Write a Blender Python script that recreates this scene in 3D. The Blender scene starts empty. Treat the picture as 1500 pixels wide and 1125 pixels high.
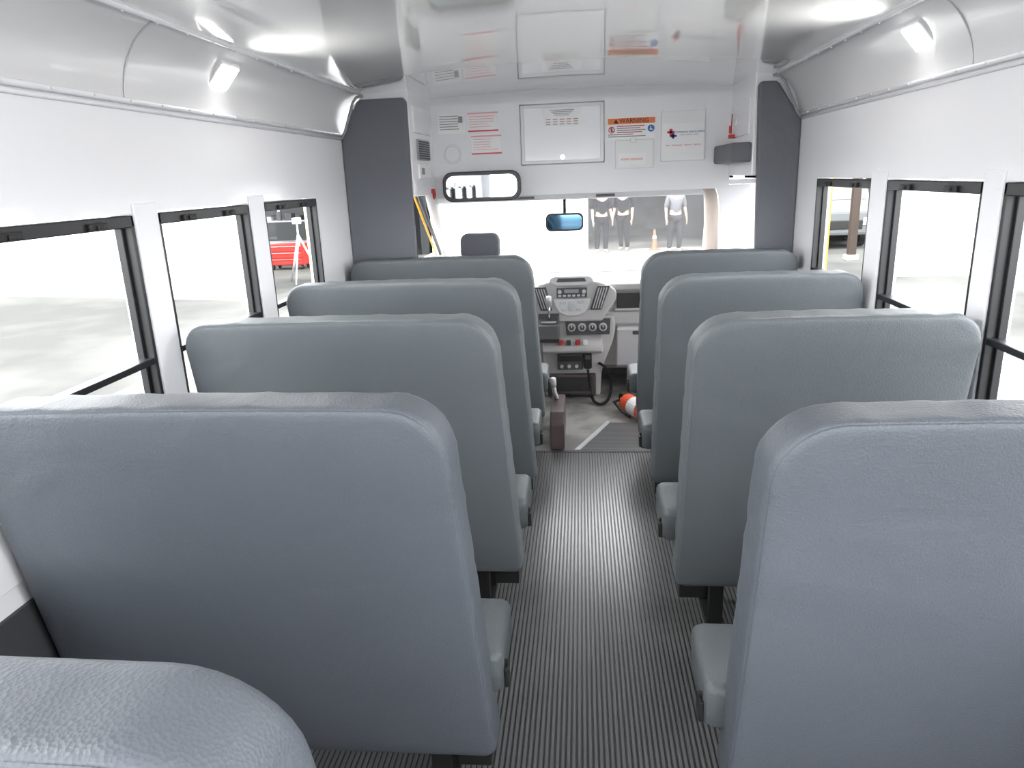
import bpy, bmesh, math, random
from mathutils import Vector, Matrix
random.seed(4)
C=bpy.context.collection
sc=bpy.context.scene
sc.view_settings.view_transform='Standard'
sc.view_settings.look='None'

# ------------------------------------------------------------ materials
def mat(name,col,rough=.5,metal=0.,bump=0.,bscale=50.,coat=0.,emit=None,estr=0.,var=0.,vscale=4.,spec=.5,kind='noise',cior=1.5,crough=.04):
    m=bpy.data.materials.new(name);m.use_nodes=True
    nt=m.node_tree;p=nt.nodes["Principled BSDF"]
    p.inputs["Base Color"].default_value=(*col,1);p.inputs["Roughness"].default_value=rough
    p.inputs["Metallic"].default_value=metal;p.inputs["Coat Weight"].default_value=coat
    p.inputs["Coat Roughness"].default_value=crough;p.inputs["Coat IOR"].default_value=cior
    p.inputs["Specular IOR Level"].default_value=spec
    if emit:
        p.inputs["Emission Color"].default_value=(*emit,1);p.inputs["Emission Strength"].default_value=estr
    tc=nt.nodes.new("ShaderNodeTexCoord")
    if bump>0:
        if kind=='leather':
            t=nt.nodes.new("ShaderNodeTexVoronoi");t.inputs["Scale"].default_value=bscale;o=t.outputs["Distance"]
        else:
            t=nt.nodes.new("ShaderNodeTexNoise");t.inputs["Scale"].default_value=bscale;t.inputs["Detail"].default_value=2;o=t.outputs["Fac"]
        nt.links.new(tc.outputs["Object"],t.inputs["Vector"])
        b=nt.nodes.new("ShaderNodeBump");b.inputs["Strength"].default_value=bump;b.inputs["Distance"].default_value=.01
        nt.links.new(o,b.inputs["Height"]);nt.links.new(b.outputs["Normal"],p.inputs["Normal"])
        if kind=='leather':
            t2=nt.nodes.new("ShaderNodeTexNoise");t2.inputs["Scale"].default_value=3.6;t2.inputs["Detail"].default_value=3
            t2.inputs["Distortion"].default_value=1.0
            nt.links.new(tc.outputs["Object"],t2.inputs["Vector"])
            b2=nt.nodes.new("ShaderNodeBump");b2.inputs["Strength"].default_value=.42;b2.inputs["Distance"].default_value=.02
            nt.links.new(t2.outputs["Fac"],b2.inputs["Height"]);nt.links.new(b.outputs["Normal"],b2.inputs["Normal"])
            nt.links.new(b2.outputs["Normal"],p.inputs["Normal"])
    if var>0:
        n=nt.nodes.new("ShaderNodeTexNoise");n.inputs["Scale"].default_value=vscale;n.inputs["Detail"].default_value=5
        nt.links.new(tc.outputs["Object"],n.inputs["Vector"])
        r=nt.nodes.new("ShaderNodeValToRGB")
        r.color_ramp.elements[0].position=.40;r.color_ramp.elements[1].position=.60
        r.color_ramp.elements[0].color=(*[c*(1-var) for c in col],1);r.color_ramp.elements[1].color=(*[min(1,c*(1+var)) for c in col],1)
        nt.links.new(n.outputs["Fac"],r.inputs["Fac"]);nt.links.new(r.outputs["Color"],p.inputs["Base Color"])
    return m
def glassmat(name,tint=(1,1,1),refl=.06,haze=0.):
    m=bpy.data.materials.new(name);m.use_nodes=True;nt=m.node_tree
    for n in list(nt.nodes): nt.nodes.remove(n)
    o=nt.nodes.new("ShaderNodeOutputMaterial");t=nt.nodes.new("ShaderNodeBsdfTransparent");t.inputs[0].default_value=(*tint,1)
    g=nt.nodes.new("ShaderNodeBsdfGlossy");g.inputs["Roughness"].default_value=.02
    mx=nt.nodes.new("ShaderNodeMixShader");mx.inputs[0].default_value=refl
    nt.links.new(t.outputs[0],mx.inputs[1]);nt.links.new(g.outputs[0],mx.inputs[2])
    last=mx
    if haze>0:
        tr=nt.nodes.new("ShaderNodeBsdfTranslucent");tr.inputs[0].default_value=(1,1,1,1)
        m2=nt.nodes.new("ShaderNodeMixShader");m2.inputs[0].default_value=haze
        nt.links.new(mx.outputs[0],m2.inputs[1]);nt.links.new(tr.outputs[0],m2.inputs[2]);last=m2
    nt.links.new(last.outputs[0],o.inputs[0]);return m

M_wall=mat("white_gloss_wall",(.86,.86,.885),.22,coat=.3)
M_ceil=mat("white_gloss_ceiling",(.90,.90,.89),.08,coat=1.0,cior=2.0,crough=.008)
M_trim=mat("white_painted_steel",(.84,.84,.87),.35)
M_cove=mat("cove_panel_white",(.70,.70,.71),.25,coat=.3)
M_black=mat("black_aluminium",(.012,.012,.014),.35)
M_blk2=mat("black_steel_frame",(.008,.008,.008),.45)
M_pad=mat("charcoal_padding",(.135,.142,.160),.6,bump=.12,bscale=220,kind='leather',spec=.3)
M_seatA=mat("seat_vinyl_near_tint",(.078,.087,.103),.5,bump=.14,bscale=230,kind='leather',spec=.38)  # near rows: same vinyl, bluish light and lens tint put into colour
M_seatB=mat("seat_vinyl",(.104,.116,.126),.5,bump=.12,bscale=240,kind='leather',spec=.36)
M_cush=mat("cushion_vinyl_tone",(.078,.088,.094),.48,bump=.12,bscale=240,kind='leather',spec=.4)  # copy of the seat vinyl, its tone set for light on cushions
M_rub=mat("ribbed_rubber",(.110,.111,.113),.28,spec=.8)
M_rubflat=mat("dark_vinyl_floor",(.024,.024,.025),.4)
M_kick=mat("charcoal_kick_panel",(.05,.052,.058),.5)
M_cab=mat("cab_vinyl_floor",(.28,.27,.26),.2,bump=.25,bscale=9,var=.25,vscale=5)
M_dash=mat("warm_grey_dash_plastic",(.50,.485,.48),.5)
M_dashd=mat("dark_dash_plastic",(.075,.075,.078),.4)
M_dashl=mat("light_grey_dash_plastic",(.60,.60,.61),.5)
M_silver=mat("silver_plastic",(.55,.55,.56),.3,metal=.3)
M_tan=mat("beige_pillar_trim",(.40,.34,.30),.6)
M_yel=mat("school_bus_yellow",(.80,.36,.02),.35)
M_red=mat("red_plastic",(.50,.025,.018),.4)
M_ored=mat("orange_red_paint",(.85,.12,.04),.3)
M_coneo=mat("faded_orange_plastic",(.20,.07,.03),.5)
M_white=mat("white_plastic",(.85,.85,.85),.35)
M_paper=mat("white_label_paper",(.90,.90,.90),.4)
M_grey=mat("grey_ink",(.30,.30,.32),.6)
M_ink=mat("black_ink",(.03,.03,.03),.6)
M_redink=mat("red_ink",(.70,.08,.11),.6)
M_pinkink=mat("pink_red_ink",(.85,.42,.47),.6)
M_orink=mat("orange_ink",(.85,.22,.06),.5)
M_bluink=mat("blue_ink",(.05,.17,.50),.5)
M_navy=mat("navy_ink",(.05,.08,.32),.5)
M_mir=mat("mirror_glass",(.62,.64,.66),.02,metal=1.)
M_mirb=mat("blue_tinted_mirror",(.12,.24,.36),.05,metal=1.)
M_lens=mat("led_lens",(1,1,1),.3,emit=(1,.99,.97),estr=20)
M_chrome=mat("chrome",(.7,.7,.7),.15,metal=1.)
M_maroon=mat("maroon_grey_plastic",(.075,.052,.052),.4)
M_brown=mat("brown_painted_post",(.030,.018,.012),.6)
M_asph=mat("asphalt",(.043,.043,.040),.9,var=.5,vscale=.35)  # noise patches stand in for sunlit and shaded ground
M_glare=mat("pale_ground_glare",(.090,.090,.087),.9,var=.2,vscale=.4)
M_bld=mat("white_stucco_building",(.92,.92,.92),.8)
M_dark=mat("garage_dark",(.025,.028,.030),.9)
M_gback=mat("garage_back_wall",(.055,.060,.062),.9,var=.5,vscale=.6)
M_skin=mat("skin",(.25,.15,.11),.6)
M_hair=mat("dark_hair",(.03,.02,.015),.6)
M_glass=glassmat("clear_window_glass",(.93,.95,.94),.05)
M_wsh=glassmat("windshield_glass",(.95,.97,.97),.04,haze=.022)  # haze mixes in a white veil that imitates glare

# ------------------------------------------------------------ mesh builder
class MB:
    def __init__(s): s.bm=bmesh.new();s.mats=[]
    def mi(s,m):
        if m not in s.mats: s.mats.append(m)
        return s.mats.index(m)
    def _merge(s,b,m,M=None,smooth=False):
        i=s.mi(m)
        if M is not None: b.transform(M)
        bmesh.ops.recalc_face_normals(b,faces=b.faces)
        for f in b.faces: f.material_index=i;f.smooth=smooth
        me=bpy.data.meshes.new("t");b.to_mesh(me);b.free();s.bm.from_mesh(me);bpy.data.meshes.remove(me)
        return s
    def box(s,x0,x1,y0,y1,z0,z1,m,bev=0.,M=None,seg=2):
        b=bmesh.new();bmesh.ops.create_cube(b,size=1)
        for v in b.verts: v.co=Vector(((x0+x1)/2+v.co.x*(x1-x0),(y0+y1)/2+v.co.y*(y1-y0),(z0+z1)/2+v.co.z*(z1-z0)))
        if bev>0: bmesh.ops.bevel(b,geom=b.edges[:],offset=bev,segments=seg,affect='EDGES',profile=.6)
        return s._merge(b,m,M)
    def cyl(s,p0,p1,r,m,seg=16,r2=None,bev=0.):
        p0=Vector(p0);p1=Vector(p1);d=p1-p0;b=bmesh.new()
        bmesh.ops.create_cone(b,cap_ends=True,segments=seg,radius1=r,radius2=r if r2 is None else r2,depth=d.length)
        if bev>0: bmesh.ops.bevel(b,geom=[e for e in b.edges if len(e.link_faces)==2 and any(len(f.verts)>4 for f in e.link_faces)],offset=bev,segments=2,affect='EDGES')
        M=Matrix.Translation((p0+p1)/2)@d.to_track_quat('Z','Y').to_matrix().to_4x4()
        s._merge(b,m,M)
        return s
    def sph(s,c,r,m,sc3=(1,1,1),seg=16,M=None):
        b=bmesh.new();bmesh.ops.create_uvsphere(b,u_segments=seg,v_segments=seg//2+2,radius=r)
        T=Matrix.Translation(c)@(M or Matrix())@Matrix.Diagonal((*sc3,1))
        return s._merge(b,m,T,True)
    def tube(s,pts,r,m,seg=8,closed=False):
        pts=[Vector(p) for p in pts];b=bmesh.new();rings=[];n=len(pts);up=None
        for i,p in enumerate(pts):
            a=pts[i-1] if (i>0 or closed) else p;c=pts[(i+1)%n] if (i<n-1 or closed) else p
            t=(c-a).normalized()
            if up is None: up=Vector((0,0,1)) if abs(t.z)<.9 else Vector((1,0,0))
            x=t.cross(up).normalized();y=x.cross(t).normalized();up=y
            rings.append([b.verts.new(p+(x*math.cos(2*math.pi*k/seg)+y*math.sin(2*math.pi*k/seg))*r) for k in range(seg)])
        for i in range(n if closed else n-1):
            A=rings[i];B=rings[(i+1)%n]
            for k in range(seg): b.faces.new((A[k],A[(k+1)%seg],B[(k+1)%seg],B[k]))
        if not closed: b.faces.new(rings[0][::-1]);b.faces.new(rings[-1])
        return s._merge(b,m,None,True)
    def prism(s,poly,ax,a,c,m,bev=0.,smooth=False):
        b=bmesh.new()
        def mk(u,v,w):
            return [(w,u,v),(u,w,v),(u,v,w)][ax]
        A=[b.verts.new(mk(u,v,a)) for u,v in poly];B=[b.verts.new(mk(u,v,c)) for u,v in poly]
        n=len(poly);b.faces.new(A);b.faces.new(B[::-1])
        for i in range(n): b.faces.new((A[i],A[(i+1)%n],B[(i+1)%n],B[i]))
        bmesh.ops.recalc_face_normals(b,faces=b.faces)
        if bev>0: bmesh.ops.bevel(b,geom=b.edges[:],offset=bev,segments=2,affect='EDGES',profile=.6)
        return s._merge(b,m,None,smooth)
    def strip(s,prof,ax,a,c,m,smooth=True,mats=None):
        b=bmesh.new()
        def mk(u,v,w): return [(w,u,v),(u,w,v),(u,v,w)][ax]
        A=[b.verts.new(mk(u,v,a)) for u,v in prof];B=[b.verts.new(mk(u,v,c)) for u,v in prof]
        for i in range(len(prof)-1):
            q=b.faces.new((A[i],A[i+1],B[i+1],B[i]));q.smooth=smooth
            q.material_index=s.mi(mats[i%len(mats)] if mats else m)
        me=bpy.data.meshes.new("t");b.to_mesh(me);b.free();s.bm.from_mesh(me);bpy.data.meshes.remove(me);return s
    def quad(s,pts,m):
        i=s.mi(m);f=s.bm.faces.new([s.bm.verts.new(p) for p in pts]);f.material_index=i;return s
    def text(s,body,size,loc,m,right=(1,0,0),up=(0,0,1),align='CENTER',ext=.0004):
        cu=bpy.data.curves.new("t","FONT");cu.body=body;cu.size=size;cu.align_x=align;cu.align_y='CENTER';cu.extrude=ext;cu.resolution_u=3
        o=bpy.data.objects.new("t",cu);C.objects.link(o);bpy.context.view_layer.update()
        me=bpy.data.meshes.new_from_object(o.evaluated_get(bpy.context.evaluated_depsgraph_get()))
        bpy.data.objects.remove(o);bpy.data.curves.remove(cu)
        r=Vector(right).normalized();u=Vector(up).normalized();n=r.cross(u)
        M=Matrix((( r.x,u.x,n.x,loc[0]),(r.y,u.y,n.y,loc[1]),(r.z,u.z,n.z,loc[2]),(0,0,0,1)))
        b=bmesh.new();b.from_mesh(me);bpy.data.meshes.remove(me)
        i=s.mi(m);b.transform(M)
        for f in b.faces:f.material_index=i
        me=bpy.data.meshes.new("t");b.to_mesh(me);b.free();s.bm.from_mesh(me);bpy.data.meshes.remove(me);return s
    def build(s,name,parent=None,label=None,category=None,kind=None,group=None):
        me=bpy.data.meshes.new(name)
        if parent is not None:
            w=parent_world(parent);bmesh.ops.translate(s.bm,verts=s.bm.verts,vec=-w)
        s.bm.to_mesh(me);s.bm.free()
        for m in s.mats: me.materials.append(m)
        o=bpy.data.objects.new(name,me);C.objects.link(o)
        if parent is not None: o.parent=parent
        if label:o["label"]=label
        if category:o["category"]=category
        if kind:o["kind"]=kind
        if group:o["group"]=group
        return o
def parent_world(p):
    v=Vector(p.location)
    while p.parent: p=p.parent;v=v+Vector(p.location)
    return v
def thing(name,loc,label,category,group=None):
    e=bpy.data.objects.new(name,None);e.location=loc;e.empty_display_size=.05;C.objects.link(e)
    e["label"]=label;e["category"]=category
    if group:e["group"]=group
    return e

# ------------------------------------------------------------ camera
f=1060.;H=1.48
Yc=Vector((100,307.5,-f)).normalized()
U=Vector((1,.04,0)).cross(Yc).normalized();Xc=Yc.cross(U)
cd=bpy.data.cameras.new("camera");cam=bpy.data.objects.new("camera",cd);C.objects.link(cam)
cd.sensor_width=36;cd.lens=f/1500*36;cd.clip_start=.02;cd.clip_end=200
Mx=Matrix((Xc,Yc,U)).to_4x4();Mx.translation=Vector((0,0,H));cam.matrix_world=Mx
sc.camera=cam

XL=-1.20;XR=1.05;Y0=-.75;Y1=3.74;ZT=1.42;ZM=1.025;ZS=.74
# ------------------------------------------------------------ floor
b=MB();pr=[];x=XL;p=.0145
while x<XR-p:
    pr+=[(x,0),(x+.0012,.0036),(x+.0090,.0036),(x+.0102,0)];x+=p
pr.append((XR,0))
b.strip(pr,1,Y0,3.76,M_rub,smooth=False,mats=[M_rub,M_rub,M_rub,M_rubflat])  # groove faces take a darker colour to deepen shade between ribs
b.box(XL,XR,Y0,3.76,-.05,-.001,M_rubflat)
b.build("floor",kind="structure",label="dark ribbed rubber aisle floor")
b=MB()
b.box(XL,XR,3.76,5.5,-.05,-.004,M_cab)
b.build("floor_cab",kind="structure",label="smooth grey vinyl cab floor")
b=MB();y=3.785
while y<4.25:
    xl=-.02+(y-3.785)*.37
    b.box(xl,1.0,y,y+.010,-.004,.003,M_rub);y+=.0135
b.prism([(-.02,3.785),(1.0,3.785),(1.0,4.25),(.152,4.25)],2,-.0045,-.001,M_rubflat)
b.build("entry_floor_mat",label="black ribbed rubber mat in front of the entry door",category="floor mat")
b=MB()
b.box(XL,XR,3.755,3.785,-.002,.006,M_rubflat,.002)
b.prism([(-.05,3.785),(-.02,3.785),(.17,4.27),(.145,4.27)],2,-.003,.008,M_silver)
b.build("trim_1",kind="structure",label="metal floor edge strips")

# ------------------------------------------------------------ walls
LWIN=[(2.73,3.30),(2.01,2.60),(1.28,1.89),(.56,1.17),(-.16,.45)]
RWIN=[(2.82,3.45),(2.06,2.68),(1.33,1.96),(.60,1.22),(-.13,.49)]
def wall(name,X,sgn,wins):
    b=MB();t=.06
    xa,xb=(X-t,X) if sgn<0 else (X,X+t)
    b.box(xa,xb,Y0,Y1+.1,-.05,ZS,M_wall)
    b.box(xa,xb,Y0,Y1+.1,ZT+.005,1.73,M_wall)
    edges=sorted(wins);prev=Y0
    for a,c in edges:
        b.box(xa,xb,prev,a,ZS,ZT+.005,M_wall);prev=c
    b.box(xa,xb,prev,Y1+.1,ZS,ZT+.005,M_wall)
    return b.build(name,kind="structure",label="glossy white bus side wall")
wall("wall_left",XL,-1,LWIN);wall("wall_right",XR,1,RWIN)
b=MB()
b.box(XL-.06,XR+.06,Y0-.05,Y0,-.05,.8,M_wall);b.box(XL-.06,XR+.06,Y0-.05,Y0,1.7,2.0,M_wall)
for a,c in ((XL-.06,-1.1),(-.45,-.35),(.2,.3),(.95,XR+.06)): b.box(a,c,Y0-.05,Y0,.8,1.7,M_wall)
b.build("wall_back",kind="structure",label="white rear wall with window openings")
for n,X,s in (("baseboard_left",XL,1),("baseboard_right",XR,-1)):
    b=MB();x0,x1=sorted((X,X+s*.010));b.box(x0,x1,Y0,Y1+.05,.0,.64,M_kick,.003)
    b.build(n,kind="structure",label="dark vinyl kick panel")
tn=2
def pillar(X,s,a,c):
    global tn
    b=MB();x0,x1=sorted((X,X+s*.007))
    b.box(x0,x1,a+.004,c-.004,ZS-.05,ZT+.03,M_trim,.003)
    for z in (.80,.95,1.1,1.25,1.4): b.cyl((X+s*.006,a+.02,z),(X+s*.0085,a+.02,z),.0035,M_trim,8)
    b.build("trim_%d"%tn,kind="structure",label="plain white window pillar");tn+=1
for (w,X,s) in ((LWIN,XL,1),(RWIN,XR,-1)):
    ws=sorted(w)
    for i in range(len(ws)-1): pillar(X,s,ws[i][1],ws[i+1][0])
wn=1
def window(X,s,a,c):
    global wn
    b=MB();xo=X-s*.045;xi=X+s*.004
    x0,x1=sorted((xo,xi))
    fw=.013
    b.box(x0,x1,a,a+fw,ZS,ZT,M_black,.003);b.box(x0,x1,c-fw,c,ZS,ZT,M_black,.003)
    b.box(x0,x1,a,c,ZT-.032,ZT,M_black,.003);b.box(x0,x1,a,c,ZS,ZS+.03,M_black,.003)
    xm0,xm1=sorted((X-s*.035,X+s*.002))
    b.box(xm0,xm1,a+fw,c-fw,ZM-.014,ZM+.005,M_black,.004)
    xm2,xm3=sorted((X-s*.04,X-s*.02))
    b.box(xm2,xm3,a+fw,a+fw+.012,ZS,ZT,M_black,.002);b.box(xm2,xm3,c-fw-.012,c-fw,ZS,ZT,M_black,.002)
    o=b.build("window_%d"%wn,kind="structure",label="black aluminium split-sash bus window")
    g=MB();xg=X-s*.03
    g.quad([(xg,a+.012,ZM),(xg,c-.012,ZM),(xg,c-.012,ZT-.03),(xg,a+.012,ZT-.03)],M_glass)
    g.quad([(xg-s*.008,a+.012,ZS),(xg-s*.008,c-.012,ZS),(xg-s*.008,c-.012,ZM),(xg-s*.008,a+.012,ZM)],M_glass)
    g.build("glass_pane",parent=o)
    for yy in (a+.16,c-.16):
        l=MB();x0,x1=sorted((X+s*.003,X+s*.014))
        l.box(x0,x1,yy-.035,yy+.035,ZT-.030,ZT-.012,M_blk2,.003)
        x0,x1=sorted((X+s*.012,X+s*.020));l.box(x0,x1,yy-.012,yy+.012,ZT-.028,ZT-.016,M_blk2,.003)
        l.build("latch",parent=o)
    wn+=1
for a,c in LWIN: window(XL,1,a,c)
for a,c in RWIN: window(XR,-1,a,c)
b=MB();b.box(1.115,1.135,3.50,3.56,.6,1.45,M_yel,.003);b.box(-1.285,-1.265,3.36,3.39,.6,1.45,M_yel,.003)
b.build("trim_%d"%tn,kind="structure",label="yellow outer body edge seen through the front side windows");tn+=1

def cove_prof(X,s):
    pts=[]
    P0=Vector((X,1.71));P1=Vector((X+s*.002,1.80));P2=Vector((X+s*.05,1.88));P3=Vector((X+s*.125,1.905))
    for i in range(13):
        t=i/12;pts.append(tuple((1-t)**3*P0+3*(1-t)**2*t*P1+3*(1-t)*t*t*P2+t**3*P3))
    return pts
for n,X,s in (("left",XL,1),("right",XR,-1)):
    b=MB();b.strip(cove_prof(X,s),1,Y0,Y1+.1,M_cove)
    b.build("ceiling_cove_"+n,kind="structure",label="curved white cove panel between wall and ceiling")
    b=MB()
    b.tube([(X+s*.010,Y0,1.712),(X+s*.010,Y1,1.712)],.008,M_trim)
    b.tube([(X+s*.004,Y0,1.695),(X+s*.004,Y1,1.695)],.006,M_trim)
    y=.3
    while y<Y1:
        b.sph((X+s*.020,y,1.712),.0035,M_trim,seg=8);y+=.15
    b.build("trim_%d"%tn,kind="structure",label="white rail along the lower cove edge");tn+=1
    b=MB();xx,zz=cove_prof(X,s)[-1]
    b.tube([(xx,Y0,zz-.003),(xx,Y1,zz-.003)],.008,M_trim)
    y=.3
    while y<Y1:
        b.sph((xx,y,zz-.011),.0035,M_trim,seg=8);y+=.15
    b.build("trim_%d"%tn,kind="structure",label="white rail along the upper cove edge");tn+=1
    pr=cove_prof(X,s)
    b=MB();yy=1.95 if s>0 else 2.2;b.tube([(x+s*.002,yy,z-.001) for x,z in pr],.0022,M_silver)
    b.build("trim_%d"%tn,kind="structure",label="thin cove panel joint");tn+=1
xl=XL+.125;xr=XR-.125;cx=(xl+xr)/2;hw=(xr-xl)/2
b=MB();pr=[]
for i in range(33):
    x=xl+(xr-xl)*i/32;t=(x-cx)/hw
    pr.append((x,1.905+.035*(1-abs(t)**2.2)))
b.strip(pr,1,Y0,4.36,M_ceil)
b.build("ceiling",kind="structure",label="glossy reflective white ceiling")
b=MB();b.box(XL-.06,XR+.06,Y0-.05,4.95,2.02,2.05,M_wall);b.box(XL-.06,XL-.05,Y0,Y1+.1,1.70,2.03,M_wall);b.box(XR+.05,XR+.06,Y0,Y1+.1,1.70,2.03,M_wall)
b.build("ceiling_outer_roof",kind="structure",label="outer roof skin")

# ------------------------------------------------------------ LED lamps
LAMP=8
def lamp(X,s,y,z,tilt):
    e=thing("ceiling_lamp",(X,y,z),"small square white LED dome lamp glowing on the cove, rear pairs added as fill","lamp","LED cove lamps")
    n=Vector((s*math.sin(tilt),0,-math.cos(tilt)));u=Vector((0,1,0));v=n.cross(u)
    R=Matrix((u,v,n)).transposed().to_4x4()
    T=Matrix.Translation((X,y,z))@R
    b=MB();b.box(-.068,.068,-.050,.050,-.010,.009,M_dashl,.008,M=T);b.build("lamp_housing",parent=e)
    b=MB();b.box(-.058,.058,-.040,.040,.004,.013,M_lens,.004,M=T);b.build("lamp_lens",parent=e)
    nl=Vector((s*math.sin(1.20),0,-math.cos(1.20)))
    ld=bpy.data.lights.new("lamp_light","AREA");ld.shape='SQUARE';ld.size=.06;ld.energy=LAMP;ld.color=(1,.99,.97);ld.spread=math.radians(140)
    lo=bpy.data.objects.new("lamp_light",ld);C.objects.link(lo);lo.parent=e
    lo.matrix_local=Matrix.Translation(n*.035+nl*.01)@(-nl).to_track_quat('Z','Y').to_matrix().to_4x4()
for y in (2.46,.5,-.4): lamp(XL+.037,1,y,1.835,.85);lamp(XR-.037,-1,y,1.838,.85)  # front pair is in view; both rear pairs are unseen, added as fill

# ------------------------------------------------------------ columns (padded)
b=MB()
b.prism([(XL+.001,.98),(-.862,.98),(-.855,1.86),(-.87,1.878),(-1.085,1.878),(-1.105,1.865),(-1.19,1.715),(XL+.001,1.69)],1,3.755,3.80,M_pad,bev=.012)
b.build("padded_pillar",label="charcoal padded pillar cover at the front of the seating",category="padding",group="padded pillar covers")
b=MB()
b.prism([(XR-.001,.98),(.870,.98),(.845,1.85),(.855,1.868),(.925,1.868),(.94,1.855),(1.035,1.715),(XR-.001,1.69)],1,3.755,3.80,M_pad,bev=.012)
b.build("padded_pillar",label="narrow charcoal padded pillar cover beside the entry door",category="padding",group="padded pillar covers")
b=MB()
for pts in ([(XL+.012,3.735,1.70),(XL+.03,3.735,1.725),(-1.115,3.735,1.862),(-1.095,3.735,1.885),(-1.06,3.735,1.89)],
            [(XR-.012,3.735,1.70),(XR-.03,3.735,1.725),(.955,3.735,1.862),(.93,3.735,1.885),(.90,3.735,1.89)]):
    b.tube(pts,.007,M_grey)
b.build("trim_%d"%tn,kind="structure",label="dark gasket where the cove meets the padded pillars");tn+=1

# ------------------------------------------------------------ front bulkhead
YB=4.38
b=MB()
pf=[(YB,1.372)]+[(YB-.004,1.40),(YB-.004,1.88),(YB-.012,1.91),(YB-.035,1.93),(YB-.07,1.945)]
b.strip(pf,0,-.86,.845,M_wall)
b.box(-.86,.845,YB,YB+.03,1.372,2.0,M_wall,.006)
b.prism([(.765,1.39),(.83,1.39),(.97,1.39),(.97,-.0),(.80,0),(.80,1.25),(.785,1.34)],1,YB,YB+.04,M_wall,.004)
b.box(-1.1,1.1,YB+.03,4.95,1.392,1.42,M_dashl,.004)
b.build("wall_front",kind="structure",label="white front bulkhead panel over the cab opening")
b=MB()
b.box(-1.10,-.855,3.81,4.40,1.40,1.95,M_wall,.004)
b.build("wall_front_left",kind="structure",label="white overhead side compartment")
b=MB()
b.box(.84,1.05,3.81,4.40,1.44,1.95,M_wall,.004)
b.build("wall_front_right",kind="structure",label="white overhead side compartment above entry")
e=thing("side_compartment",(-.852,3.95,1.6),"white overhead compartment door with black vent grille","compartment")
b=MB();b.box(-.856,-.846,3.88,4.30,1.72,1.85,M_trim,.003);b.build("door",parent=e)
b=MB();b.box(-.856,-.845,3.94,4.24,1.585,1.69,M_grey,.002)
for i in range(8): b.box(-.846,-.842,3.95,4.23,1.592+i*.012,1.597+i*.012,M_ink)
b.build("vent_grille",parent=e)
b=MB();b.box(-.856,-.846,3.94,4.24,1.49,1.565,M_paper,.001);b.box(-.847,-.844,3.99,4.06,1.51,1.545,M_grey,.002);b.build("label_plate",parent=e)
b=MB();b.box(-.856,-.843,4.25,4.31,1.405,1.43,M_red,.003);b.tube([(-.845,4.28+.022*math.cos(t),1.40+.024*math.sin(t)) for t in [i*math.pi/8 for i in range(16)]],.006,M_red,closed=True)
b.build("release_handle",parent=e,label="red emergency release handle")
e=thing("entry_compartment",(.84,4.0,1.7),"white compartment door above the entry with thin frame","compartment")
b=MB();b.box(.8355,.841,3.90,4.28,1.64,1.81,M_trim,.002);b.build("door",parent=e)
b=MB();b.box(.830,.838,4.2,4.22,1.70,1.73,M_silver,.002);b.build("latch",parent=e)
b=MB();b.box(.745,.842,3.83,4.34,1.505,1.60,M_pad,.012);b.box(.75,.80,4.335,4.345,1.51,1.595,M_blk2,.003)
b.build("door_operator_housing",label="dark grey padded box housing over the entry door",category="housing")
b=MB();b.cyl((.815,4.25,1.66),(.815,4.25,1.70),.008,M_red,10);b.tube([(.82,4.25,1.70),(.822,4.25,1.76)],.003,M_red);b.box(.806,.842,4.235,4.265,1.635,1.655,M_red,.003)
b.build("pull_switch",label="small red switch with pull stem above housing",category="switch")

yb=YB-.006
def plate(b,x0,x1,z0,z1,m,d=.002,bev=0.): b.box(x0,x1,yb-d,yb+.003,z0,z1,m,bev)
e=thing("bulkhead_hatch",(-.10,yb,1.70),"white hinged access hatch with thin border and key lock","hatch")
b=MB()
b.tube([(-.338,yb-.003,1.542),(.138,yb-.003,1.542),(.138,yb-.003,1.868),(-.338,yb-.003,1.868)],.0035,M_silver,closed=True,seg=6)
plate(b,-.335,.135,1.545,1.865,M_trim,.004,.002);b.build("hatch_frame",parent=e)
b=MB();plate(b,-.318,.118,1.56,1.85,M_wall,.010,.003)
b.build("door",parent=e)
b=MB();b.cyl((-.10,yb-.022,1.578),(-.10,yb,1.578),.013,M_chrome,16,bev=.002);b.box(-.1025,-.0975,yb-.030,yb-.02,1.566,1.590,M_chrome,.001);b.build("lock",parent=e)
b=MB();b.box(-.205,.010,yb-.0125,yb-.009,1.745,1.84,M_paper)
for i in range(4):
    z=1.83-i*.009;b.box(-.17+.01*i,-.03-.01*i,yb-.0135,yb-.012,z,z+.0035,M_grey)
for r in range(3):
    for c in range(5):
        b.box(-.19+c*.039,-.165+c*.039,yb-.0135,yb-.012,1.755+r*.013,1.759+r*.013,M_grey if r<2 else M_redink)
b.build("label_plate",parent=e)
e=thing("warning_label",(.29,yb,1.74),"white warning label with orange header and round symbols","sign")
b=MB();plate(b,.155,.425,1.66,1.775,M_paper);b.build("label_sheet",parent=e)
b=MB();b.box(.158,.422,yb-.004,yb-.001,1.742,1.773,M_orink)
b.text("WARNING",.034,(.305,yb-.0045,1.757),M_ink)
b.prism([(.190,1.746),(.218,1.746),(.204,1.770)],1,yb-.005,yb-.003,M_ink);b.build("header",parent=e)
b=MB()
ring=[(.180+.016*math.cos(t),yb-.003,1.712+.016*math.sin(t)) for t in [i*math.pi/10 for i in range(20)]]
b.tube(ring,.0025,M_redink,closed=True,seg=6);b.tube([(.169,yb-.003,1.723),(.191,yb-.003,1.701)],.0025,M_redink,seg=6)
b.cyl((.180,yb-.003,1.722),(.180,yb-.001,1.722),.004,M_ink,8);b.box(.176,.184,yb-.003,yb-.001,1.702,1.717,M_ink);b.build("prohibition_symbol",parent=e)
b=MB()
b.cyl((.400,yb-.004,1.714),(.400,yb-.001,1.714),.019,M_bluink,20)
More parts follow.
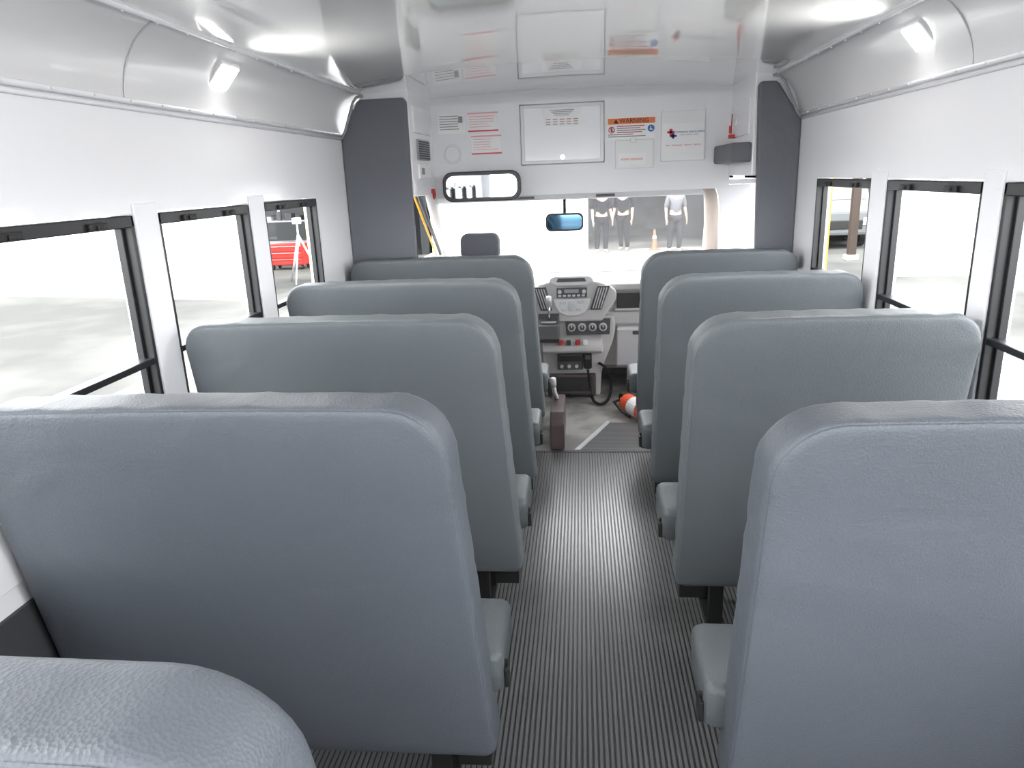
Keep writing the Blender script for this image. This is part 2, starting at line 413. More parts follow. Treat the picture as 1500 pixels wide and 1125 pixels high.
b.box(.392,.408,yb-.005,yb-.003,1.706,1.711,M_paper);b.box(.396,.400,yb-.005,yb-.003,1.711,1.726,M_paper)
b.build("blue_symbol",parent=e)
b=MB()
for i,(a,c) in enumerate([(.21,.365),(.21,.34),(.21,.37),(.21,.35),(.16,.30),(.16,.37)]):
    z=1.728-i*.011;b.box(a,c,yb-.003,yb-.001,z,z+.005,M_redink if i in(0,3) else M_grey)
b.build("text_line",parent=e)
e=thing("document_pocket",(.30,yb,1.60),"clear white document pocket with red lettering card","document holder")
b=MB();plate(b,.20,.415,1.50,1.655,M_white,.012,.004);b.build("pocket",parent=e)
b=MB();b.box(.215,.375,yb-.018,yb-.010,1.515,1.585,M_paper,.001);b.text("FORM 1200-00-01",.0165,(.295,yb-.019,1.55),M_redink);b.build("card",parent=e)
b=MB();plate(b,.285,.315,1.64,1.665,M_white,.02,.004);b.build("clip",parent=e)
e=thing("dealer_card",(.57,yb,1.66),"white card holder with red and blue cross logo","sign")
b=MB();plate(b,.455,.70,1.53,1.80,M_white,.010,.005);plate(b,.462,.693,1.57,1.735,M_paper,.0115,.001);b.build("card",parent=e)
y_=yb-.013
b=MB()
b.box(.502,.518,y_,y_+.002,1.668,1.704,M_redink);b.box(.490,.530,y_,y_+.0015,1.680,1.693,M_redink)
b.box(.516,.529,y_,y_+.0012,1.652,1.680,M_navy);b.box(.505,.542,y_,y_+.0010,1.660,1.671,M_navy);b.build("logo",parent=e)
b=MB();b.text("COMMERCIAL SALES & LEASING",.0115,(.615,y_,1.685),M_navy);b.build("lettering",parent=e)
b=MB();b.text("SALES - SERVICE - PARTS",.009,(.612,y_,1.670),M_grey);b.build("lettering",parent=e)
b=MB();b.text("NEW  -  PRE-OWNED  -  RENTALS  -  SERVICE",.0095,(.578,y_,1.615),M_redink);b.build("lettering",parent=e)
e=thing("instruction_label",(-.74,yb,1.80),"small clear sticker with rows of grey printing","label")
b=MB();plate(b,-.815,-.66,1.73,1.845,M_paper,.0015);b.build("label_sheet",parent=e)
b=MB()
for i in range(6):
    z=1.825-i*.014
    b.box(-.805,-.70+.02*random.random(),yb-.003,yb-.001,z,z+.004,M_grey)
b.box(-.695,-.67,yb-.003,yb-.001,1.79,1.825,M_grey);b.build("text_line",parent=e)
for k,(x0,z0) in enumerate([(-.64,1.735),(-.625,1.61)]):
    e=thing("notice_label",(x0+.09,yb,z0+.05),"white notice sticker with red ruled lines and text","label","red ruled notice stickers")
    b=MB();plate(b,x0,x0+.175,z0,z0+.115,M_paper,.0015);b.build("label_sheet",parent=e)
    b=MB();b.box(x0,x0+.175,yb-.003,yb-.001,z0+.098,z0+.106,M_pinkink);b.box(x0,x0+.175,yb-.003,yb-.001,z0+.002,z0+.010,M_redink)
    for i in range(5):
        z=z0+.083-i*.014;b.box(x0+.01,x0+.10+.06*random.random(),yb-.003,yb-.001,z,z+.003,M_pinkink)
    b.build("text_line",parent=e)
b=MB();b.tube([(-.74+.055*math.cos(t),yb-.001,1.62+.055*math.sin(t)) for t in [i*math.pi/16 for i in range(32)]],.0018,M_trim,closed=True,seg=6)
b.tube([(-.74+.044*math.cos(t),yb-.001,1.62+.044*math.sin(t)) for t in [i*math.pi/16 for i in range(32)]],.0012,M_silver,closed=True,seg=6)
b.build("round_sticker",label="faint round clear sticker with thin ring",category="sticker")

MXm=-.555
e=thing("interior_mirror",(MXm,4.22,1.44),"wide rounded black-framed interior mirror below the bulkhead","mirror")
def rrect(cx,cz,w,h,r,n=6):
    P=[]
    for (sx,sz,a0) in ((1,1,0),(-1,1,90),(-1,-1,180),(1,-1,270)):
        for i in range(n+1):
            a=math.radians(a0+90*i/n);P.append((cx+sx*(w/2-r)+r*math.cos(a),cz+sz*(h/2-r)+r*math.sin(a)))
    return P
b=MB();b.prism(rrect(MXm,1.435,.445,.165,.055),1,4.20,4.235,M_black,.006);b.build("mirror_frame",parent=e)
b=MB();b.prism(rrect(MXm,1.435,.405,.125,.045),1,4.194,4.20,M_mir,.002);b.build("mirror_glass",parent=e)
b=MB();b.cyl((MXm,4.23,1.46),(MXm,YB,1.50),.012,M_black,10);b.build("bracket",parent=e)

# ------------------------------------------------------------ seats
def outline(w0,w1,z0,z1,rtr,rtl,rb,d,n=8):
    P=[];x0=w0+d;x1=w1-d;a0=z0+d;a1=z1-d
    A=max(rtr-d*.6,.02);B=max(rtl-d*.6,.02);RB=max(rb-d*.6,.012)
    for (cx,cz,st,r) in ((x1-A,a1-A,0,A),(x0+B,a1-B,90,B),(x0+RB,a0+RB,180,RB),(x1-RB,a0+RB,270,RB)):
        for i in range(n+1):
            a=math.radians(st+90*i/n);P.append([cx+r*math.cos(a),cz+r*math.sin(a)])
    Q=[];m=len(P)
    for i in range(m):
        Q.append(P[i]);q=P[(i+1)%m]
        if i in (n,2*n+1,3*n+2,4*n+3):
            for k in range(1,24): t=k/24;Q.append([P[i][0]*(1-t)+q[0]*t,P[i][1]*(1-t)+q[1]*t])
    return Q
def puff(rings,fn,m):
    b=bmesh.new();R=[]
    for P,t in rings: R.append([b.verts.new(fn(p,t)) for p in P])
    for i in range(len(R)-1):
        A,B=R[i],R[i+1];n=len(A)
        for k in range(n): b.faces.new((A[k],A[(k+1)%n],B[(k+1)%n],B[k]))
    b.faces.new(R[0]);b.faces.new(R[-1])
    bmesh.ops.recalc_face_normals(b,faces=b.faces)
    mb=MB();mb.mi(m)
    for q in b.faces: q.smooth=True
    me=bpy.data.meshes.new("t");b.to_mesh(me);b.free();mb.bm.from_mesh(me);bpy.data.meshes.remove(me)
    return mb
LEAN=.19
def make_seat(name,xa,xb,aisle,loc,label,group):
    e=thing(name,loc,label,"seat",group)
    zt,zb=1.10,.205
    prof=[(.22,-.003),(.14,-.0025),(.08,-.002),(.05,-.001),(.028,.0003),(.016,.0016),(.0095,.0036),(.0065,.0058),(.0062,.0070),(.0066,.0078),(.0050,.0088),(.0030,.0115),(.0010,.017),(.0001,.026),(0,.045),(0,.070),(.0003,.096),(.002,.110),(.006,.119),(.015,.126),(.04,.129),(.09,.131),(.2,.132)]
    ra,ro=(.104,.078) if aisle>0 else (.078,.112)
    rings=[(outline(xa,xb,zb,zt,ra,ro,.028,d),t) for d,t in prof]
    def fn(p,t):
        x,z=p;k=(z-zb)/(zt-zb);u=(x-xa)/(xb-xa)
        ta,to=(.042,.010) if aisle>0 else (.008,.012)
        w=.0010*math.sin(u*43)+.0008*math.sin(u*71+1.3)
        wz=.0010*math.sin(z*59+.7)+.0007*math.sin(z*97)
        if aisle>0: x=x+to*k*(1-u)-ta*k*u
        else: x=x+ta*k*(1-u)-to*k*u
        if .012<t<.118:
            if z>zt-.02: z+=w
            elif u<.02 or u>.98: x+=wz
        y=t+(zt-z)*LEAN
        z=z+0.005*math.sin(u*math.pi)*k
        return Vector(loc)+Vector((x,y,z))
    mb=puff(rings,fn,M_seatB)
    mb.build("backrest",parent=e)
    yr=.222;yf=.455
    ca,cb=(xa+.01,xb+.017) if aisle>0 else (xa-.038,xb-.01)
    prof=[(.10,.338),(.03,.338),(.008,.341),(0,.350),(0,.426),(.003,.435),(.009,.441),(.020,.445),(.05,.447),(.10,.448)]
    rings=[(outline(ca,cb,yr,yf,.028,.028,.025,d),t) for d,t in prof]
    def fn2(p,t):
        x,y=p;return Vector(loc)+Vector((x,y,t+(y-yr)*.03))
    mb=puff(rings,fn2,M_cush);mb.build("seat_cushion",parent=e)
    L=Vector(loc)
    def bx(b,x0,x1,y0,y1,z0,z1,m,bev=.003): b.box(L.x+x0,L.x+x1,L.y+y0,L.y+y1,z0,z1,m,bev)
    b=MB()
    bx(b,xa+.03,xb-.03,.23,.26,.295,.337,M_blk2);bx(b,xa+.03,xb-.03,.40,.44,.295,.337,M_blk2)
    for x in (xa+.05,xb-.08): bx(b,x,x+.03,.23,.44,.295,.338,M_blk2)
    xs=xb-.10 if aisle>0 else xa+.02
    bx(b,xs,xs+.08,.22,.31,.14,.337,M_blk2);bx(b,xs+.01,xs+.07,.25,.40,.20,.335,M_dashd)
    b.cyl((L.x+xs-.01,L.y+.26,.19),(L.x+xs+.09,L.y+.26,.19),.008,M_chrome,10)
    b.build("seat_frame",parent=e)
    for x in (xa+.12,xb-.17):
        b=MB()
        bx(b,x,x+.045,.24,.27,.01,.30,M_blk2);bx(b,x,x+.045,.41,.44,.01,.30,M_blk2)
        bx(b,x-.005,x+.05,.20,.48,.0036,.016,M_blk2)
        b.tube([(L.x+x+.022,L.y+.27,.05),(L.x+x+.022,L.y+.41,.27)],.010,M_blk2)
        b.build("leg",parent=e)
    xe=cb if aisle>0 else ca
    b=MB();sg=1 if aisle>0 else -1
    b.tube([(L.x+xe-sg*.03,L.y+.25,.43),(L.x+xe+sg*.003,L.y+.26,.40),(L.x+xe+sg*.003,L.y+.27,.36),(L.x+xe-sg*.01,L.y+.28,.33)],.006,M_blk2)
    x0,x1=sorted((L.x+xe-sg*.002,L.x+xe+sg*.010))
    b.box(x0,x1,L.y+.24,L.y+.28,.345,.395,M_blk2,.004)
    b.build("seat_belt_buckle",parent=e)
    return e
def copy_thing(src,loc,label=None):
    e=src.copy();C.objects.link(e);e.location=loc
    if label:e["label"]=label
    for c in [c for c in src.children]:
        k=c.copy();C.objects.link(k);k.parent=e
    return e
eL=make_seat("bench_seat",-1.180,-.205,1,(0,1.165,0),"wide blue-grey vinyl bench seat with rounded back","wide bench seats")
eR=make_seat("bench_seat",.285,1.035,-1,(0,1.075,0),"narrower blue-grey vinyl bench seat with rounded back","narrow bench seats")
near=[eL,eR]
for y in (1.965,2.735,3.570):
    copy_thing(eL,(0,y,0),"wide grey vinyl bench seat with rounded back" if y<3 else "wide blue-grey vinyl bench seat next to the padded pillar")
near.append(copy_thing(eL,(0,.375,0),"wide blue-grey vinyl bench seat with rounded back"))
for y in (1.895,2.70,3.53): copy_thing(eR,(0,y,0),"narrower grey vinyl bench seat with rounded back" if y<3 else "narrower blue-grey vinyl bench seat beside the entry door")
for e in near:
    for c in e.children:
        if c.name.startswith("backrest"):
            c.material_slots[0].link='OBJECT';c.material_slots[0].material=M_seatA

# ------------------------------------------------------------ cab shell
b=MB()
b.box(-1.06,-1.0,3.80,5.5,-.05,.98,M_dashl);b.box(-1.06,-1.0,3.80,4.25,.98,1.42,M_dashd);b.box(-1.06,-1.0,3.8,5.5,1.39,1.45,M_dashl)
b.box(-1.2,-1.0,3.84,3.88,-.05,1.42,M_wall)
b.build("wall_cab_left",kind="structure",label="grey cab side with driver door window")
b=MB()
b.tube([(-1.0,4.30,1.38),(-1.0,4.32,1.2),(-1.0,4.34,.98)],.022,M_dashd)
b.tube([(-1.05,4.62,1.42),(-1.02,4.72,1.25),(-1.0,5.0,.98)],.007,M_yel)
b.tube([(-1.03,4.66,1.42),(-1.0,4.77,1.25),(-.98,5.05,.98)],.012,M_dashd)
b.build("trim_%d"%tn,kind="structure",label="yellow and black driver door frame");tn+=1
b=MB()
b.box(1.0,1.06,4.42,5.5,-.05,.98,M_wall);b.box(1.0,1.06,4.42,4.72,.98,1.45,M_wall);b.box(1.0,1.06,4.42,5.5,1.415,1.45,M_wall)
b.box(1.0,1.06,5.05,5.5,.98,1.45,M_wall)
b.box(.995,1.0,4.72,4.745,.98,1.415,M_black);b.box(.995,1.0,5.03,5.05,.98,1.415,M_black);b.box(.995,1.0,4.72,5.05,1.395,1.415,M_black);b.box(.995,1.0,4.72,5.05,.98,1.0,M_black)
b.build("wall_cab_right",kind="structure",label="white cab side with black framed window")
b=MB()
for (y0,y1) in ((3.86,4.12),(4.12,4.40)):
    b.box(1.05,1.08,y0,y0+.03,-.3,1.44,M_black,.003);b.box(1.05,1.08,y1-.03,y1,-.3,1.44,M_black,.003)
    b.box(1.05,1.08,y0,y1,1.41,1.44,M_black,.003);b.box(1.05,1.08,y0,y1,.5,.54,M_black,.003);b.box(1.05,1.08,y0,y1,-.3,-.25,M_black,.003)
d=b.build("door_1",kind="structure",label="black framed glazed entry door")
b=MB();b.quad([(1.065,3.88,-.25),(1.065,4.38,-.25),(1.065,4.38,1.42),(1.065,3.88,1.42)],M_glass);b.build("glass_pane",parent=d)
b=MB()
b.box(-1.0,.9,4.86,4.92,1.325,1.42,M_dashl,.012)
b.box(-.45,-.30,4.84,4.90,1.335,1.352,M_dashd,.003)
b.box(.10,.22,4.84,4.90,1.335,1.352,M_dashd,.003)
def pil(pts,r,m): b.tube(pts,r,m,seg=12)
pil([(-.97,4.80,1.40),(-.985,4.95,1.30),(-1.0,5.2,1.10),(-1.0,5.42,.86)],.040,M_dash)
pil([(.82,4.82,1.42),(.86,4.95,1.30),(.90,5.15,1.12),(.93,5.42,.84)],.062,M_tan)
b.build("trim_%d"%tn,kind="structure",label="windshield header and beige pillar trim");tn+=1
b=MB()
b.box(-1.06,1.06,5.44,5.5,-.05,.78,M_dashd)
b.build("wall_firewall",kind="structure",label="cab firewall below windshield")
b=MB();b.quad([(-1.0,5.46,.78),(1.0,5.46,.78),(.95,4.92,1.36),(-1.0,4.92,1.36)],M_wsh)
b.build("window_%d"%wn,kind="structure",label="large windshield");wn+=1
e=thing("rear_view_mirror",(-.10,4.85,1.22),"small blue-tinted rear view mirror on the windshield","mirror")
b=MB();b.prism(rrect(-.105,1.185,.245,.115,.035),1,4.80,4.84,M_black,.008);b.build("mirror_frame",parent=e)
b=MB();b.prism(rrect(-.105,1.185,.222,.092,.028),1,4.795,4.80,M_mirb,.001);b.build("mirror_glass",parent=e)
b=MB();b.tube([(-.105,4.83,1.19),(-.105,4.87,1.25),(-.105,4.90,1.33)],.011,M_black);b.build("mirror_mount",parent=e)

# ------------------------------------------------------------ dashboard
e=thing("dashboard",(-.07,5.1,0),"warm grey vehicle dashboard with centre stack, vents and controls","dashboard")
b=MB()
b.prism([(5.44,.775),(5.1,.80),(4.95,.80),(4.88,.79),(4.85,.765),(4.86,.73),(4.90,.70),(4.90,.60),(4.87,.575),(4.87,.50),(4.93,.44),(4.99,.18),(5.12,.12),(5.43,.12)],0,-.995,.995,M_dash,.006)
b.build("dash_body",parent=e)
b=MB()
def arc(cx,cz,rx,rz,a0,a1,n):
    return [(cx+rx*math.cos(math.radians(a0+(a1-a0)*i/n)),cz+rz*math.sin(math.radians(a0+(a1-a0)*i/n))) for i in range(n+1)]
stack=arc(-.065,.70,.300,.115,10,170,14)+[(-.36,.68),(-.335,.635),(-.295,.585),(-.265,.53),(.135,.53),(.165,.585),(.205,.635),(.23,.68)]
b.prism(stack,1,4.80,4.95,M_dash,.014)
b.prism([(-.28,.56),(.215,.56),(.225,.50),(.222,.45),(.205,.38),(.18,.31),(.15,.24),(.13,.17),(.12,.0),(-.26,.0),(-.268,.2),(-.275,.45)],1,4.83,4.98,M_dash,.016)
b.build("centre_stack",parent=e)
b=MB();b.prism([(-.215,.80),(-.205,.825),(-.18,.838),(.045,.838),(.07,.825),(.08,.80),(.03,.775),(-.165,.775)],1,4.775,4.83,M_dashl,.008)
b.prism([(-.165,.802),(-.155,.826),(.02,.826),(.03,.802)],1,4.770,4.777,M_dashd,.001);b.build("display",parent=e)
b=MB();b.box(-.165,.035,4.782,4.81,.695,.76,M_dashd,.004);b.box(-.115,-.02,4.779,4.783,.728,.75,M_grey,.001)
for i in range(6): b.box(-.155+i*.031,-.135+i*.031,4.778,4.783,.702,.715,M_silver,.002)
b.cyl((-.145,4.772,.735),(-.145,4.785,.735),.013,M_silver,14);b.cyl((.015,4.772,.735),(.015,4.785,.735),.013,M_silver,14);b.build("radio",parent=e)
b=MB();b.prism([(-.19,.685),(.06,.685),(.045,.63),(.02,.595),(-.03,.572),(-.10,.572),(-.15,.595),(-.175,.63)],1,4.783,4.81,M_dashl,.006)
for i in range(3):
    b.box(-.145+i*.06,-.105+i*.06,4.779,4.785,.655,.675,M_silver,.003);b.box(-.135+i*.05,-.105+i*.05,4.779,4.785,.605,.625,M_silver,.003)
b.cyl((-.065,4.772,.645),(-.065,4.785,.645),.022,M_silver,18,bev=.003);b.build("button_panel",parent=e)
for sx in (-1,1):
    b=MB();cx0=-.065+sx*.185
    def sh(x,z): return (cx0+x+sx*(z-.68)*.30,z)
    b.prism([sh(-.045,.61),sh(.03,.61),sh(.04,.77),sh(-.04,.77)],1,4.782,4.81,M_dashd,.005)
    for i in range(4):
        x=-.032+i*.017
        b.prism([sh(x,.622),sh(x+.006,.622),sh(x+.007,.758),sh(x,.758)],1,4.776,4.784,M_silver)
    b.build("air_vent",parent=e)
b=MB();b.prism([(-.115,.545),(.19,.545),(.185,.435),(-.105,.435)],1,4.812,4.84,M_dashd,.006)
b.build("climate_panel",parent=e)
for i,x in enumerate((-.07,.0,.07,.14)):
    b=MB();b.cyl((x,4.795,.49),(x,4.815,.49),.027,M_silver if i<3 else M_dashl,20,bev=.002);b.cyl((x,4.782,.49),(x,4.80,.49),.017,M_dashd,16,bev=.002);b.box(x-.003,x+.003,4.779,4.785,.492,.505,M_white)
    b.build("knob",parent=e)
b=MB();b.prism([(4.83,.60),(4.66,.53),(4.63,.45),(4.66,.42),(4.83,.42)],0,-.29,-.15,M_dashd,.008)
b.box(-.27,-.17,4.68,4.78,.545,.552,M_silver,.002,M=None)
b.tube([(-.215,4.74,.53),(-.215,4.72,.60),(-.215,4.70,.66)],.009,M_chrome);b.tube([(-.215,4.702,.655),(-.215,4.695,.69),(-.215,4.685,.72)],.019,M_silver,seg=12)
b.build("gear_shifter",parent=e)
b=MB();b.prism([(4.84,.43),(4.77,.405),(4.72,.375),(4.71,.345),(4.74,.325),(4.84,.315)],0,-.265,.135,M_dash,.010)
b.build("switch_shelf",parent=e)
for i,x in enumerate((-.14,-.09,-.03,.02)):
    m=[M_red,M_dashd,M_red,M_white][i]
    b=MB();b.box(x-.015,x+.015,4.725,4.76,.385,.415,m,.004);b.build("rocker_switch",parent=e)
b=MB();b.box(-.17,.005,4.78,4.84,.20,.31,M_dashd,.005);b.box(-.16,-.005,4.776,4.782,.26,.30,M_black,.002)
for i in range(3): b.cyl((-.14+i*.05,4.765,.228),(-.14+i*.05,4.785,.228),.012,M_silver,12)
b.build("control_box",parent=e)
b=MB();b.box(-.24,.09,4.79,4.84,.015,.165,M_maroon,.010);b.box(-.215,.065,4.783,4.795,.035,.145,M_ink,.006);b.box(-.215,.065,4.776,4.79,.03,.045,M_maroon,.003);b.build("storage_bin",parent=e)
b=MB();b.box(.235,.62,4.862,4.90,.60,.70,M_ink,.006);b.box(.22,.64,4.845,4.88,.59,.603,M_dash,.003);b.build("dash_tray",parent=e)
b=MB();b.prism([(4.86,.475),(4.845,.46),(4.90,.20),(4.93,.18),(5.0,.18),(5.0,.475)],0,.235,.74,M_dashl,.010);b.build("glovebox",parent=e)
b=MB();b.box(.34,.43,4.838,4.86,.425,.45,M_dashd,.005);b.build("handle",parent=e)
b=MB();b.prism([(5.1,.86),(4.87,.89),(4.82,.87),(4.83,.74),(5.1,.74)],0,-.72,-.40,M_dashd,.02);b.build("instrument_hood",parent=e)
e=thing("radio_handset",(.03,4.77,.25),"black two-way radio hand microphone with coiled cord","handset")
b=MB();b.prism(rrect(.035,.275,.055,.125,.015),1,4.75,4.785,M_blk2,.006);b.box(.02,.05,4.783,4.829,.25,.29,M_blk2,.003);b.box(.018,.052,4.745,4.752,.28,.31,M_dashd,.002);b.build("microphone",parent=e)
path=[Vector((.035,4.76,.205)),Vector((.05,4.72,.10)),Vector((.07,4.66,.02)),Vector((.12,4.60,.012)),Vector((.17,4.66,.03)),Vector((.19,4.76,.10)),Vector((.16,4.80,.20)),Vector((.11,4.81,.24))]
def cat(P,t):
    n=len(P)-1;i=min(int(t*n),n-1);u=t*n-i
    p0=P[max(i-1,0)];p1=P[i];p2=P[i+1];p3=P[min(i+2,n)]
    return .5*((2*p1)+(p2-p0)*u+(2*p0-5*p1+4*p2-p3)*u*u+(3*p1-p0-3*p2+p3)*u**3)
pts=[]
N=900
for i in range(N):
    t=i/(N-1);c=cat(path,t);d=(cat(path,min(1,t+.01))-cat(path,max(0,t-.01))).normalized()
    a=d.cross(Vector((0,0,1)));a=a.normalized() if a.length>.01 else Vector((1,0,0));bb=a.cross(d)
    ph=i*.62;pts.append(c+(a*math.cos(ph)+bb*math.sin(ph))*.008)
b=MB();b.tube(pts,.0025,M_blk2,seg=5);b.build("coiled_cord",parent=e)
DX=-.605
e=thing("driver_seat",(DX,4.35,0),"grey driver seat with adjustable headrest","seat")
b=MB();b.prism(rrect(DX,1.085,.235,.155,.05),1,4.34,4.44,M_pad,.025);b.build("headrest",parent=e)
for x in (DX-.045,DX+.045):
    b=MB();b.cyl((x,4.39,.93),(x,4.39,1.05),.007,M_chrome,8);b.build("headrest_post",parent=e)
b=MB();b.prism(rrect(DX,.70,.48,.54,.09),1,4.33,4.45,M_pad,.035);b.build("backrest",parent=e)
b=MB();b.box(DX-.24,DX+.24,4.30,4.62,.36,.48,M_pad,.035);b.build("seat_cushion",parent=e)
b=MB();b.box(DX-.2,DX+.2,4.32,4.58,.0,.36,M_maroon,.012);b.build("seat_base",parent=e)
b=MB();b.tube([(-.50+.17*math.cos(t),4.66+.03*math.sin(t),.78+.16*math.sin(t)) for t in [i*math.pi/16 for i in range(32)]],.014,M_blk2,closed=True)
b.sph((-.50,4.68,.78),.055,M_blk2,(1,.4,1))
for t in (0,math.pi,-math.pi/2): b.tube([(-.50,4.68,.78),(-.50+.17*math.cos(t),4.66+.03*math.sin(t),.78+.16*math.sin(t))],.012,M_dashd)
b.cyl((-.50,4.68,.78),(-.50,4.83,.77),.025,M_dashd,12)
b.build("steering_wheel",label="black three-spoke steering wheel",category="steering wheel")
e=thing("parking_brake",(-.14,4.0,0),"maroon-grey floor box with grey parking brake lever","parking brake")
b=MB();b.prism([(3.80,.0),(3.80,.15),(3.88,.20),(4.22,.20),(4.28,.0)],0,-.185,-.105,M_maroon,.010);b.build("base",parent=e)
b=MB();b.tube([(-.155,4.15,.19),(-.165,4.05,.26),(-.17,4.0,.33)],.014,M_dashl,seg=10);b.tube([(-.17,4.01,.315),(-.17,3.985,.36)],.019,M_dash,seg=10);b.build("lever",parent=e)
e=thing("fire_extinguisher",(.33,4.38,0),"orange-red fire extinguisher on the floor with white label and black hose","fire extinguisher")
T=Matrix.Translation((.335,4.36,.062))@Matrix.Rotation(math.radians(25),4,'Z')
b=MB()
def C_(p): return tuple(T@Vector(p))
b.cyl(C_((0,-.14,0)),C_((0,.14,0)),.058,M_ored,20,bev=.015);b.cyl(C_((0,.14,0)),C_((0,.19,0)),.022,M_ored,14);b.build("cylinder",parent=e)
b=MB();b.cyl(C_((0,-.06,0)),C_((0,.04,0)),.0595,M_white,20);b.build("label_band",parent=e)
b=MB();b.box(-.012,.012,.18,.22,-.02,.03,M_blk2,.004,M=T);b.box(-.01,.01,.12,.21,.03,.042,M_blk2,.003,M=T);b.tube([C_((0,.20,0)),C_((-.07,.17,.0)),C_((-.085,.05,-.02)),C_((-.08,-.06,-.03))],.009,M_blk2);b.build("valve",parent=e)

# ------------------------------------------------------------ outside
GZ=-.6
b=MB();b.quad([(-60,-30,GZ),(60,-30,GZ),(60,70,GZ),(-60,70,GZ)],M_asph);b.build("asphalt_ground",kind="structure",label="grey asphalt yard with sunlit patches put into its colour")
b=MB();b.box(-5.0,4.6,6.2,20.9,GZ,GZ+.01,M_glare);b.build("bright_ground_sheet",kind="structure",label="added pale ground sheet before the garage, glare put into its colour")  # ground sheet added; blown-out brightness put into its paler colour
def bwall(name,p,q,h0,h1,lab,m=None):
    p=Vector((*p,0));q=Vector((*q,0));d=(q-p).normalized();n=Vector((-d.y,d.x,0))*.3
    b=MB();b.prism([(p.x,p.y),(q.x,q.y),(q.x+n.x,q.y+n.y),(p.x+n.x,p.y+n.y)],2,GZ+h0,GZ+h1,m or M_bld)
    b.build(name,label=lab,category="building wall")
bwall("building_wall",(-26,17.9),(-6.25,13.2),0,4.5,"bright white painted building wall beside the yard")
bwall("building_wall",(5.75,14.2),(26,13.3),0,4.5,"bright white building wall lit by daylight")
bwall("building_wall",(-4.3,21),(.2,21),0,3.55,"white wall beside the open garage bay")
bwall("garage_back_wall",(-30,28.2),(30,28.2),0,6,"dim wall at the far end of the open garage",M_gback)
b=MB();b.box(-9,12,21.0,28,GZ+3.6,GZ+3.9,M_dark);b.box(-9,-4.4,16.2,21,GZ+3.6,GZ+3.9,M_dark);b.box(-13,-4.4,23,23.2,GZ,GZ+3.6,M_dark)
b.box(-4.6,-4.4,20.9,23,GZ,GZ+3.6,M_dark);b.box(5.2,12,25.5,25.7,GZ,GZ+3.6,M_dark)
b.box(3.1,4.1,24,24.2,GZ,GZ+3.6,M_dark)
b.build("garage_bay",label="dark open garage bay structure",category="building")
b=MB();b.box(5.93,6.09,16.9,17.06,GZ,GZ+3.4,M_brown,.01);b.box(5.88,6.14,16.85,17.11,GZ,GZ+.12,M_grey,.01)
b.build("building_post",label="brown painted building post on a small footing",category="post")
e=thing("tool_chest",(-7.5,18.3,GZ),"red rolling tool chest with drawers on casters in garage","tool chest")
b=MB();b.box(-7.98,-7.05,18.1,18.6,GZ+.12,GZ+.64,M_red,.01);b.build("body",parent=e)
for i in range(3):
    b=MB();z=GZ+.14+i*.165;b.box(-7.95,-7.08,18.07,18.11,z,z+.145,M_red,.008);b.box(-7.9,-7.13,18.05,18.075,z+.115,z+.13,M_chrome,.003);b.build("drawer",parent=e)
for x in (-7.9,-7.13):
    for y in (18.15,18.55):
        b=MB();b.cyl((x-.02,y,GZ+.06),(x+.02,y,GZ+.06),.06,M_blk2,12);b.build("caster",parent=e)
e=thing("tripod",(-6.15,15.6,GZ),"grey metal tripod stand on the pavement","tripod")
top=Vector((-6.15,15.6,GZ+1.05))
for k in range(3):
    a=k*2*math.pi/3+.5;b=MB();b.tube([top,(top.x+.42*math.cos(a),top.y+.42*math.sin(a),GZ+.01)],.022,M_silver);b.build("leg",parent=e)
b=MB();b.cyl(top-Vector((0,0,.25)),top+Vector((0,0,.25)),.02,M_silver,10);b.box(top.x-.09,top.x+.09,top.y-.06,top.y+.06,top.z+.22,top.z+.36,M_grey,.02);b.build("head",parent=e)
e=thing("storage_shelf",(-7.6,20.5,GZ),"dark metal garage shelving loaded with assorted parts","shelf")
b=MB()
for x in (-9.6,-7.6,-5.6):
    for y in (20.2,20.8): b.box(x-.03,x+.03,y-.03,y+.03,GZ,GZ+2.4,M_blk2)
for z in (.5,1.1,1.7,2.3): b.box(-9.6,-5.6,20.2,20.8,GZ+z,GZ+z+.04,M_grey)
b.build("rack",parent=e)
cols=[M_tan,M_dashd,M_bluink,M_grey,M_kick,M_dashd,M_grey,M_dashd]
for i in range(26):
    x=-9.4+(i%13)*.29;z=[1.14,1.74][i//13];h=.12+.25*random.random();w=.1+.1*random.random()
    b=MB();m=random.choice(cols)
    if i%3==0: b.cyl((x,20.4,GZ+z),(x,20.4,GZ+z+h),w*.6,m,12,bev=.01);b.cyl((x,20.4,GZ+z+h),(x,20.4,GZ+z+h+.04),w*.3,M_white,10)
    else: b.box(x-w/2,x+w/2,20.3,20.6,GZ+z,GZ+z+h,m,.012);b.box(x-w/2-.005,x+w/2+.005,20.29,20.61,GZ+z+h-.03,GZ+z+h,M_dashd,.004)
    b.build("storage_box" if i%3 else "paint_can",label="small coloured container on the garage shelf",category="container",group="containers on garage shelves")
e=thing("traffic_cone",(2.0,20.4,GZ+.01),"orange traffic cone standing near the garage","traffic cone")
b=MB();b.cyl((2.0,20.4,GZ+.03),(2.0,20.4,GZ+.55),.08,M_coneo,20,r2=.025);b.build("cone",parent=e)
b=MB();b.box(1.87,2.13,20.27,20.53,GZ+.01,GZ+.04,M_coneo,.01);b.build("base",parent=e)
b=MB();b.cyl((2.0,20.4,GZ+.31),(2.0,20.4,GZ+.39),.058,M_dash,20,r2=.048);b.build("reflective_band",parent=e)
